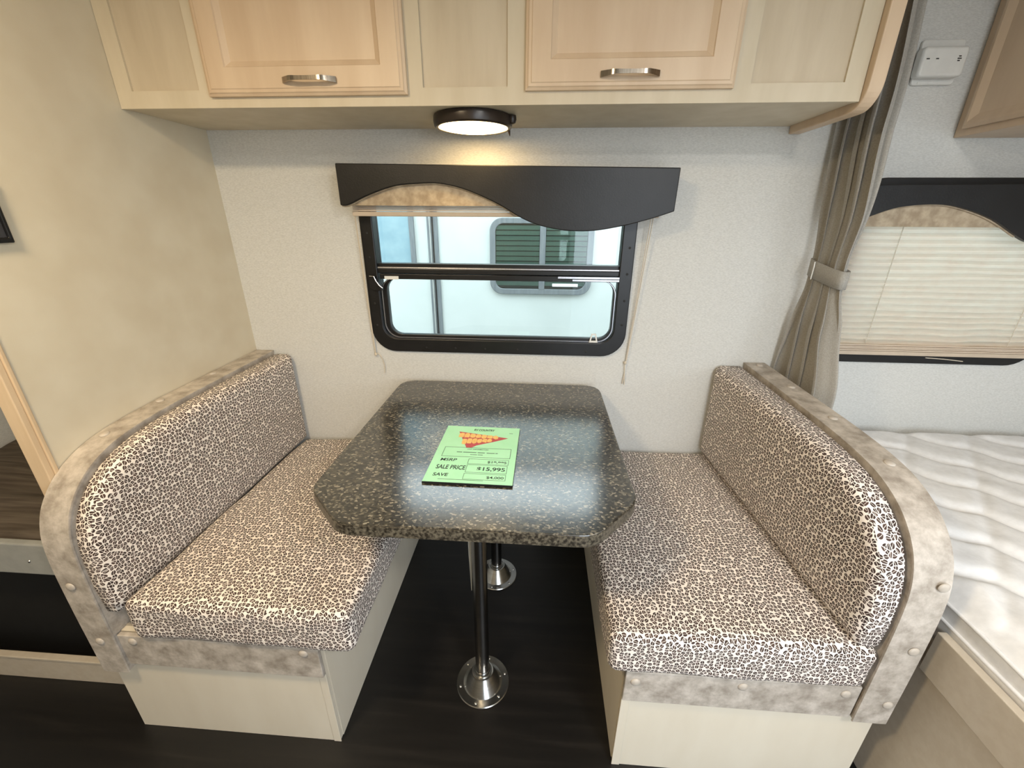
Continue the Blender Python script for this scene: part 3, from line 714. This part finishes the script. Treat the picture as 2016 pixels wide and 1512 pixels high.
def text(body, x, y, h, w, m='ink', bold=0.0, shear=0.0):
    # lettering scaled to a height and a width
    cu = bpy.data.curves.new('print', 'FONT'); cu.body = body; cu.size = 1.0; cu.offset = bold; cu.shear = shear
    ob = bpy.data.objects.new('print', cu); C.objects.link(ob)
    dg = bpy.context.evaluated_depsgraph_get(); dg.update()
    me = bpy.data.meshes.new_from_object(ob.evaluated_get(dg)); bpy.data.objects.remove(ob); bpy.data.curves.remove(cu)
    xs_ = [v.co.x for v in me.vertices]; ys_ = [v.co.y for v in me.vertices]
    a, b_ = min(xs_), max(xs_); c, d = min(ys_), max(ys_)
    if ',' in body: c = 0.0
    org = ORG[pap.name]
    for v in me.vertices:
        q = sgt(x+(v.co.x-a)/(b_-a)*w, y+(v.co.y-c)/(d-c)*h)
        v.co = Vector((q[0], q[1], PZ+0.0003))-org
    me.name = 'printed_text'; me.materials.clear(); me.materials.append(M[m])
    o = bpy.data.objects.new('printed_text', me); C.objects.link(o); o.parent = pap; ORG[o.name] = org
text('RV COUNTRY', -0.024, 0.1115, 0.0120, 0.060, bold=0.02, shear=0.15)
flat('red_wedge', [[(-0.065, 0.104), (-0.029, 0.016), (-0.014, 0.0185), (-0.004, 0.030), (0.004, 0.0345), (0.040, 0.053), (0.078, 0.0755), (0.020, 0.088)][::1]], 'red')
g = []
rnd = random.Random(3)
def blob(x0, x1, y0, y1, n):
    out = []
    for k in range(n):
        xa = x0+(x1-x0)*k/n; xb = x0+(x1-x0)*(k+0.84)/n
        t = (k+0.5)/n; ya = y0[0]+(y0[1]-y0[0])*t; yb = y1[0]+(y1[1]-y1[0])*t
        j = [rnd.uniform(-0.0025, 0.0025) for _ in range(6)]
        out.append([(xa, ya+j[0]), ((xa+xb)/2, ya-0.002+j[1]), (xb, ya+j[2]), (xb+0.001, (ya+yb)/2), (xb, yb+j[3]), ((xa+xb)/2, yb+0.002+j[4]), (xa, yb+j[5]), (xa-0.001, (ya+yb)/2)])
    return out
g += blob(-0.061, 0.052, (0.073, 0.071), (0.096, 0.084), 7)
g += blob(-0.046, 0.036, (0.034, 0.053), (0.062, 0.068), 6)
flat('gold_lettering', g, 'gold', 0.0002)
flat('information_box', frame(-0.086, 0.092, -0.030, 0.0175, 0.0011), 'ink')
text('UNIT INFORMATION', -0.025, 0.0065, 0.0050, 0.056, bold=0.01)
for fp in ([[(x, -0.0085), (x+w, -0.0085), (x+w, -0.0055), (x, -0.0055)] for x, w in ((-0.050, 0.014), (-0.033, 0.035), (0.005, 0.019), (0.029, 0.021), (0.052, 0.006))]+
     [[(x, -0.0190), (x+w, -0.0190), (x+w, -0.0165), (x, -0.0165)] for x, w in ((-0.013, 0.018), (0.007, 0.013))]+
     [[(-0.071, -0.1315), (0.037, -0.1315), (0.037, -0.1300), (-0.071, -0.1300)], [(0.079, 0.103), (0.089, 0.103), (0.089, 0.105), (0.079, 0.105)]]): flat('fine_print', [fp], 'inkgrey')
text('MSRP', -0.084, -0.0520, 0.0125, 0.042, bold=0.015, shear=0.12)
text('SALE PRICE', -0.087, -0.0885, 0.0185, 0.073, bold=0.015, shear=0.05)
text('SAVE', -0.087, -0.1190, 0.0130, 0.037, bold=0.015, shear=0.12)
flat('price_box', frame(-0.0125, 0.090, -0.0610, -0.0375, 0.0009)+frame(-0.0120, 0.0890, -0.0985, -0.0645, 0.0009)+frame(-0.0130, 0.0885, -0.1275, -0.1030, 0.0009), 'ink')
text('$19,995', 0.037, -0.0545, 0.0100, 0.048, bold=0.01)
text('$15,995', 0.015, -0.0885, 0.0150, 0.069, bold=0.015)
text('$4,000', 0.043, -0.1210, 0.0095, 0.041, bold=0.01)

# ------------------------------------------------------------------ curtain with tieback
def lerp_tab(t, tab):
    for (a, va), (b, vb) in zip(tab, tab[1:]):
        if a <= t <= b:
            k = (t-a)/(b-a); k = k*k*(3-2*k); return va+(vb-va)*k
    return tab[0][1] if t < tab[0][0] else tab[-1][1]
NEAR = [(0.60, 1.165), (0.85, 1.195), (1.05, 1.245), (1.17, 1.272), (1.23, 1.274), (1.367, 1.252), (1.6, 1.272), (1.99, 1.315)]
FAR = [(0.60, 1.468), (0.85, 1.462), (1.05, 1.440), (1.17, 1.424), (1.23, 1.424), (1.40, 1.440), (1.6, 1.455), (1.99, 1.462)]
AMP = [(0.60, 0.030), (1.0, 0.026), (1.16, 0.013), (1.24, 0.013), (1.5, 0.026), (1.99, 0.030)]
cu_ = thing('privacy_curtain', (0.86, 1.33, 0.65), 'grey taupe curtain tied back between the dinette and the bed', 'curtain')
nz_, ns_ = 90, 150
def cpt(i, j):
    z = 0.655+(1.985-0.655)*i; t = j
    yn, yf = lerp_tab(z, NEAR), lerp_tab(z, FAR)
    ph = 3.7*t+0.25*nse(t*3, z*1.6)+0.15*math.sin(z*3.1)
    w = math.sin(2*math.pi*ph)
    sh_ = math.copysign(abs(w)**0.75, w)
    a = lerp_tab(z, AMP)*(0.75+0.5*nse(t*7+2, 1.3))
    # folds roll back on themselves a little, as gathered cloth does
    y = yn+(yf-yn)*t+0.017*math.sin(4*math.pi*ph)*(1 if 0.03 < t < 0.97 else 0.3)*lerp_tab(z, AMP)/0.03
    x = 0.861+a*sh_+0.003*nse(t*4, z*4, 2)
    return (x, min(y, 1.478), z)
o = MB().grid(cpt, nz_, ns_).build('cloth', 'curtain', cu_, smooth=180)
sm = o.modifiers.new('thickness', 'SOLIDIFY'); sm.thickness = 0.0015
tp = []
for k in range(28):
    a = 2*math.pi*k/28; ca, sa = math.cos(a), math.sin(a)
    tp.append((0.861+0.019*math.copysign(abs(ca)**0.6, ca), 1.348+0.084*math.copysign(abs(sa)**0.6, sa)))
tmb = MB(); vs = []
for k, (x, y) in enumerate(tp):
    dz = 0.012*(y-1.348)/0.084
    vs += [(x, y, 1.176+dz), (x, y, 1.226+dz)]
tmb.add(vs, [(2*k, 2*((k+1) % 28), 2*((k+1) % 28)+1, 2*k+1) for k in range(28)])
to = tmb.build('tieback', 'curtain', cu_, smooth=60); q = to.modifiers.new('thickness', 'SOLIDIFY'); q.thickness = 0.002
MB().tube([(0.8395, 1.386, 1.230), (0.8385, 1.383, 1.215), (0.8385, 1.384, 1.178)], 0.0018, 6).build('tieback_seam', 'white', cu_)
MB().box(0.846, 0.876, 1.02, D-0.002, 1.9855, 1.9985).build('curtain_track', 'white', cu_)

# ------------------------------------------------------------------ bed
bed = thing('bed_base', (1.7, 0.4, 0), 'tan laminate bed base with raised side board right of the bench', 'bed')
MB().box(0.876, 0.890, -0.67, D-0.002, 0.001, 0.498).build('side_panel', 'bedwood', bed)
MB().box(0.8565, 0.8755, -0.67, 0.682, 0.436, 0.546).build('side_board', 'bedwood', bed, bevel=0.002)
MB().box(0.891, 2.498, -0.67, D-0.002, 0.480, 0.498).build('platform', 'bedwood', bed)
MB().box(0.891, 2.498, -0.67, -0.656, 0.001, 0.479).build('foot_panel', 'bedwood', bed)
mx0, mx1, my0, my1, mz0, mz1 = 0.884, 2.47, -0.64, D-0.012, 0.4995, 0.622
mm = MB()
def quilt(x, y):
    # scalloped quilting rows running obliquely across the bed
    a = (x*0.62+y*0.78); b = (x*0.78-y*0.62)
    sc_ = 0.030*abs(math.sin(math.pi*b/0.16))
    w = ((a+sc_)/0.150) % 1.0
    d = min(w, 1-w)
    g1 = 1-math.exp(-(d/0.12)**2)
    q2 = (b/0.16) % 1.0; d2 = min(q2, 1-q2)
    return 0.014*g1*(1-0.35*math.exp(-(d2/0.10)**2))+0.002*nse(x*20, y*20)
def mtop(u, v):
    x = mx0+(mx1-mx0)*u; y = my0+(my1-my0)*v
    e = min(x-mx0, mx1-x, y-my0, my1-y); f = max(0, min(1, e/0.05)); rd = 0.030*(1-(1-f)**2)
    return (x, y, mz1-0.024+rd+quilt(x, y)*f)
NXM, NYM = 330, 420
mm.grid(lambda u, v: mtop(u*0.62, v), NXM, NYM)
mm.grid(lambda u, v: mtop(0.62+0.38*u, v), 40, NYM)
ns2 = 14
def mside(v, t):
    y = my0+(my1-my0)*v; p = mtop(0, v); z = p[2]+(mz0-p[2])*t
    wr = 0.011*math.sin(math.pi*t)+0.007*nse(y*9+t*2, t*4.5, 3)*math.sin(math.pi*min(1, t*1.2+0.1))+0.004*math.sin(26*t+6*y)*t
    return (mx0-max(-0.004, wr)*0.55*(1 if t > 0 else 0), y, z)
mm.grid(mside, 260, ns2)
for (a, b_) in (((mx0, my0), (mx1, my0)), ((mx1, my0), (mx1, my1)), ((mx1, my1), (mx0, my1))):
    mm.grid(lambda u, t: (a[0]+(b_[0]-a[0])*u, a[1]+(b_[1]-a[1])*u, mz0+(mz1-0.024-mz0)*t), 10, 2)
mm.add([(mx0, my0, mz0), (mx1, my0, mz0), (mx1, my1, mz0), (mx0, my1, mz0)], [(3, 2, 1, 0)])
mt = thing('mattress', (1.68, 0.4, mz0), 'white quilted mattress on the bed right of the dinette', 'mattress')
mo = mm.build('quilted_cover', 'mattress', mt); weld(mo, 0.0008)
for zz, off in ((0.598, 0.004), (0.560, 0.007)):
    MB().tube([(mx0-off+0.002*nse(k*0.31, zz*40), my0+(my1-my0)*k/60, zz+0.004*nse(k*0.23+4, zz*30)) for k in range(61)], 0.0042, 8).build('piping', 'mattress', mt, smooth=80)

# ------------------------------------------------------------------ overhead cabinet above the bed, gas alarm, wall panel
cb = thing('overhead_cabinet', (1.8, 0.9, 1.574), 'tan overhead cabinet above the bed at the right', 'cabinet')
MB().box(1.192, 2.49, 0.0, D-0.002, 1.574, CEIL-0.002).build('carcass', 'cabdoor', cb, bevel=0.002)
dm = MB(); yA, yB, zA, zB = 0.55, 1.452, 1.592, 1.96
def rq(a, xa, b, xb):
    dm.add([(xa, p[0], p[1]) for p in a]+[(xb, p[0], p[1]) for p in b], [(i, (i+1) % 4, 4+(i+1) % 4, 4+i) for i in range(4)])
iq = lambda k: [(yA+k, zA+k), (yB-k, zA+k), (yB-k, zB-k), (yA+k, zB-k)]
rq(iq(0), 1.191, iq(0), 1.182); rq(iq(0), 1.182, iq(0.008), 1.178); rq(iq(0.008), 1.178, iq(0.014), 1.178)
dd = dm.build('door', 'cabdoor', cb)
pn = MB(); pn.add([(1.178, p[0], p[1]) for p in iq(0.014)]+[(1.187, p[0], p[1]) for p in iq(0.032)], [(i, (i+1) % 4, 4+(i+1) % 4, 4+i) for i in range(4)]+[(4, 5, 6, 7)])
pn.build('inset_panel', 'cabdoor', dd)

ga = thing('gas_alarm', (1.08, 1.46, 1.70), 'white gas alarm on the wall above the bedside valance', 'alarm')
MB().prism(rrect(1.024, 1.136, 1.7035, 1.808, 0.008, 4), 1, 1.474, D-0.0005).build('wall_plate', 'white', ga, bevel=0.003)
bo = MB().prism(rrect(1.013, 1.130, 1.716, 1.785, 0.010, 5), 1, 1.444, 1.4735).build('alarm_body', 'white', ga, bevel=0.007, seg=3, smooth=50)
for (x, z, w_) in ((1.028, 1.756, 0.008), (1.052, 1.756, 0.007), (1.108, 1.756, 0.010), (1.108, 1.761, 0.006), (1.107, 1.751, 0.006)):
    MB().box(x-w_/2, x+w_/2, 1.4432, 1.4442, z-0.0012, z+0.0012).build('slot', 'greyslot', bo)
MB().box(1.04, 1.10, 1.4725, 1.4738, 1.7055, 1.7105).build('plate_latch', 'white', ga)

wp = thing('control_panel', (XP+0.006, 0.79, 1.296), 'small black framed panel on the cream partition at the left edge', 'panel')
MB().ring([(0.756, 1.297), (0.834, 1.297), (0.834, 1.42), (0.756, 1.42)], [(0.764, 1.307), (0.827, 1.307), (0.827, 1.412), (0.764, 1.412)], 0, XP+0.0005, XP+0.012).build('frame', 'blackframe', wp, bevel=0.002)
MB().box(XP+0.0005, XP+0.007, 0.7645, 0.8265, 1.3075, 1.4115).build('screen', 'screen', wp)

# ------------------------------------------------------------------ bunk beyond the partition
bk = thing('bunk_bed', (-1.55, 1.1, 0), 'grey bunk frame with open storage beyond the cream partition', 'bunk')
MB().box(-1.998, XP-0.0305, 0.775, 0.795, 0.440, 0.545).build('front_rail', 'bunkrail', bk, bevel=0.004)
MB().box(-1.998, XP-0.0305, 0.796, D-0.002, 0.440, 0.455).build('platform', 'blackmat', bk)
MB().box(-1.998, XP-0.0305, 0.775, 0.790, 0.001, 0.085).build('base_board', 'bedwood', bk)
MB().box(-1.998, XP-0.0305, 0.772, 0.792, 0.0865, 0.096).build('base_cap', 'bedwood', bk, bevel=0.002)
MB().box(-1.998, XP-0.0305, 0.86, 0.87, 0.001, 0.4395).build('storage_dark_sheet', 'blackmat', bk)  # black sheet stands in for the unlit depth of the storage
MB().lathe([(0.0045, 0), (0.004, -0.0015), (0.002, -0.0025)], n=12, axis=1).build('screw', 'steel', bk, loc=(-1.345, 0.7748, 0.487), smooth=60)
def bwarp(v):
    v = v.copy(); k = (v.z-0.456)/0.1
    v.z += max(0, k)*(0.018*nse(v.x*3, v.y*9)+0.010*nse(v.x*2+4, v.y*24)); return v
bm_ = rounded_cushion(-1.99, XP-0.034, 0.798, D-0.006, 0.4555, 0.552, 0.02, 30, 60, 4, bwarp).build('bunk_mattress', 'bunkfabric')
tag(bm_, 'wrinkled brown-grey mattress on the bunk beyond the cream partition', 'mattress'); weld(bm_)

# ------------------------------------------------------------------ outside the window
S(MB().box(-14, 14, -12, 16, -0.76, -0.70), 'ground', 'asphalt', 'asphalt lot outside', 'ground')
tr = thing('neighbouring_trailer', (0.5, 4.1, -0.70), 'white trailer parked outside the dinette window', 'trailer')
MB().box(-5, 6, 3.0, 5.3, -0.25, 2.25).build('body', 'trailer', tr, bevel=0.02)
tx = MB().box(-0.782, -0.708, 2.988, 2.9995, -0.2, 2.2).build('seam_trim', 'trailgrey', tr, bevel=0.003)
MB().box(-0.748, -0.738, 2.984, 2.9878, -0.2, 2.2).build('trim_insert', 'blackmat', tx)
MB().box(-0.765, -0.757, 2.984, 2.9878, -0.2, 2.2).build('trim_ridge', 'bunkrail', tx)
bl = MB().box(-1.50, -0.905, 2.985, 2.9995, 1.045, 1.95).build('blue_panel', 'trailblue', tr)
MB().box(-0.9045, -0.872, 2.980, 2.9995, 1.045, 1.95).build('panel_edge', 'trailgrey', bl)
nw = MB().ring(rrect(-0.350, 0.352, 0.848, 1.352, 0.085), rrect(-0.312, 0.312, 0.886, 1.316, 0.055), 1, 2.975, 2.9995).build('window', 'trailgrey', tr, bevel=0.004)
MB().box(-0.312, 0.312, 2.992, 2.9985, 0.886, 1.316).build('window_backing', 'greyslot', nw)
MB().box(-0.010, 0.030, 2.974, 2.984, 0.884, 1.318).build('mullion', 'trailgrey', nw)
MB().box(-0.312, 0.312, 2.9845, 2.9865, 0.886, 1.316).build('pane', 'darkglass', nw)
s0 = None
for half in ((-0.309, -0.012), (0.032, 0.309)):
    s0 = None
    for k in range(12):
        z = 0.925+0.0335*k; x = (half[0]+half[1])/2
        if s0 is None:
            hw = (half[1]-half[0])/2
            s0 = MB().add([(-hw, -0.002, -0.017), (hw, -0.002, -0.017), (hw, 0.001, 0.010), (-hw, 0.001, 0.010), (-hw, -0.001, -0.017), (hw, -0.001, -0.017), (hw, 0.002, 0.010), (-hw, 0.002, 0.010)],
                          [(0, 1, 2, 3), (7, 6, 5, 4), (0, 4, 5, 1), (1, 5, 6, 2), (2, 6, 7, 3), (3, 7, 4, 0)]).build('blind_slat', 'slat', nw, loc=(x, 2.9895, z))
        else: link('blind_slat', s0.data, nw, (x, 2.9895, z))
MB().box(0.085, 0.262, 2.9775, 2.9842, 0.905, 0.925).build('white_label', 'white', nw)
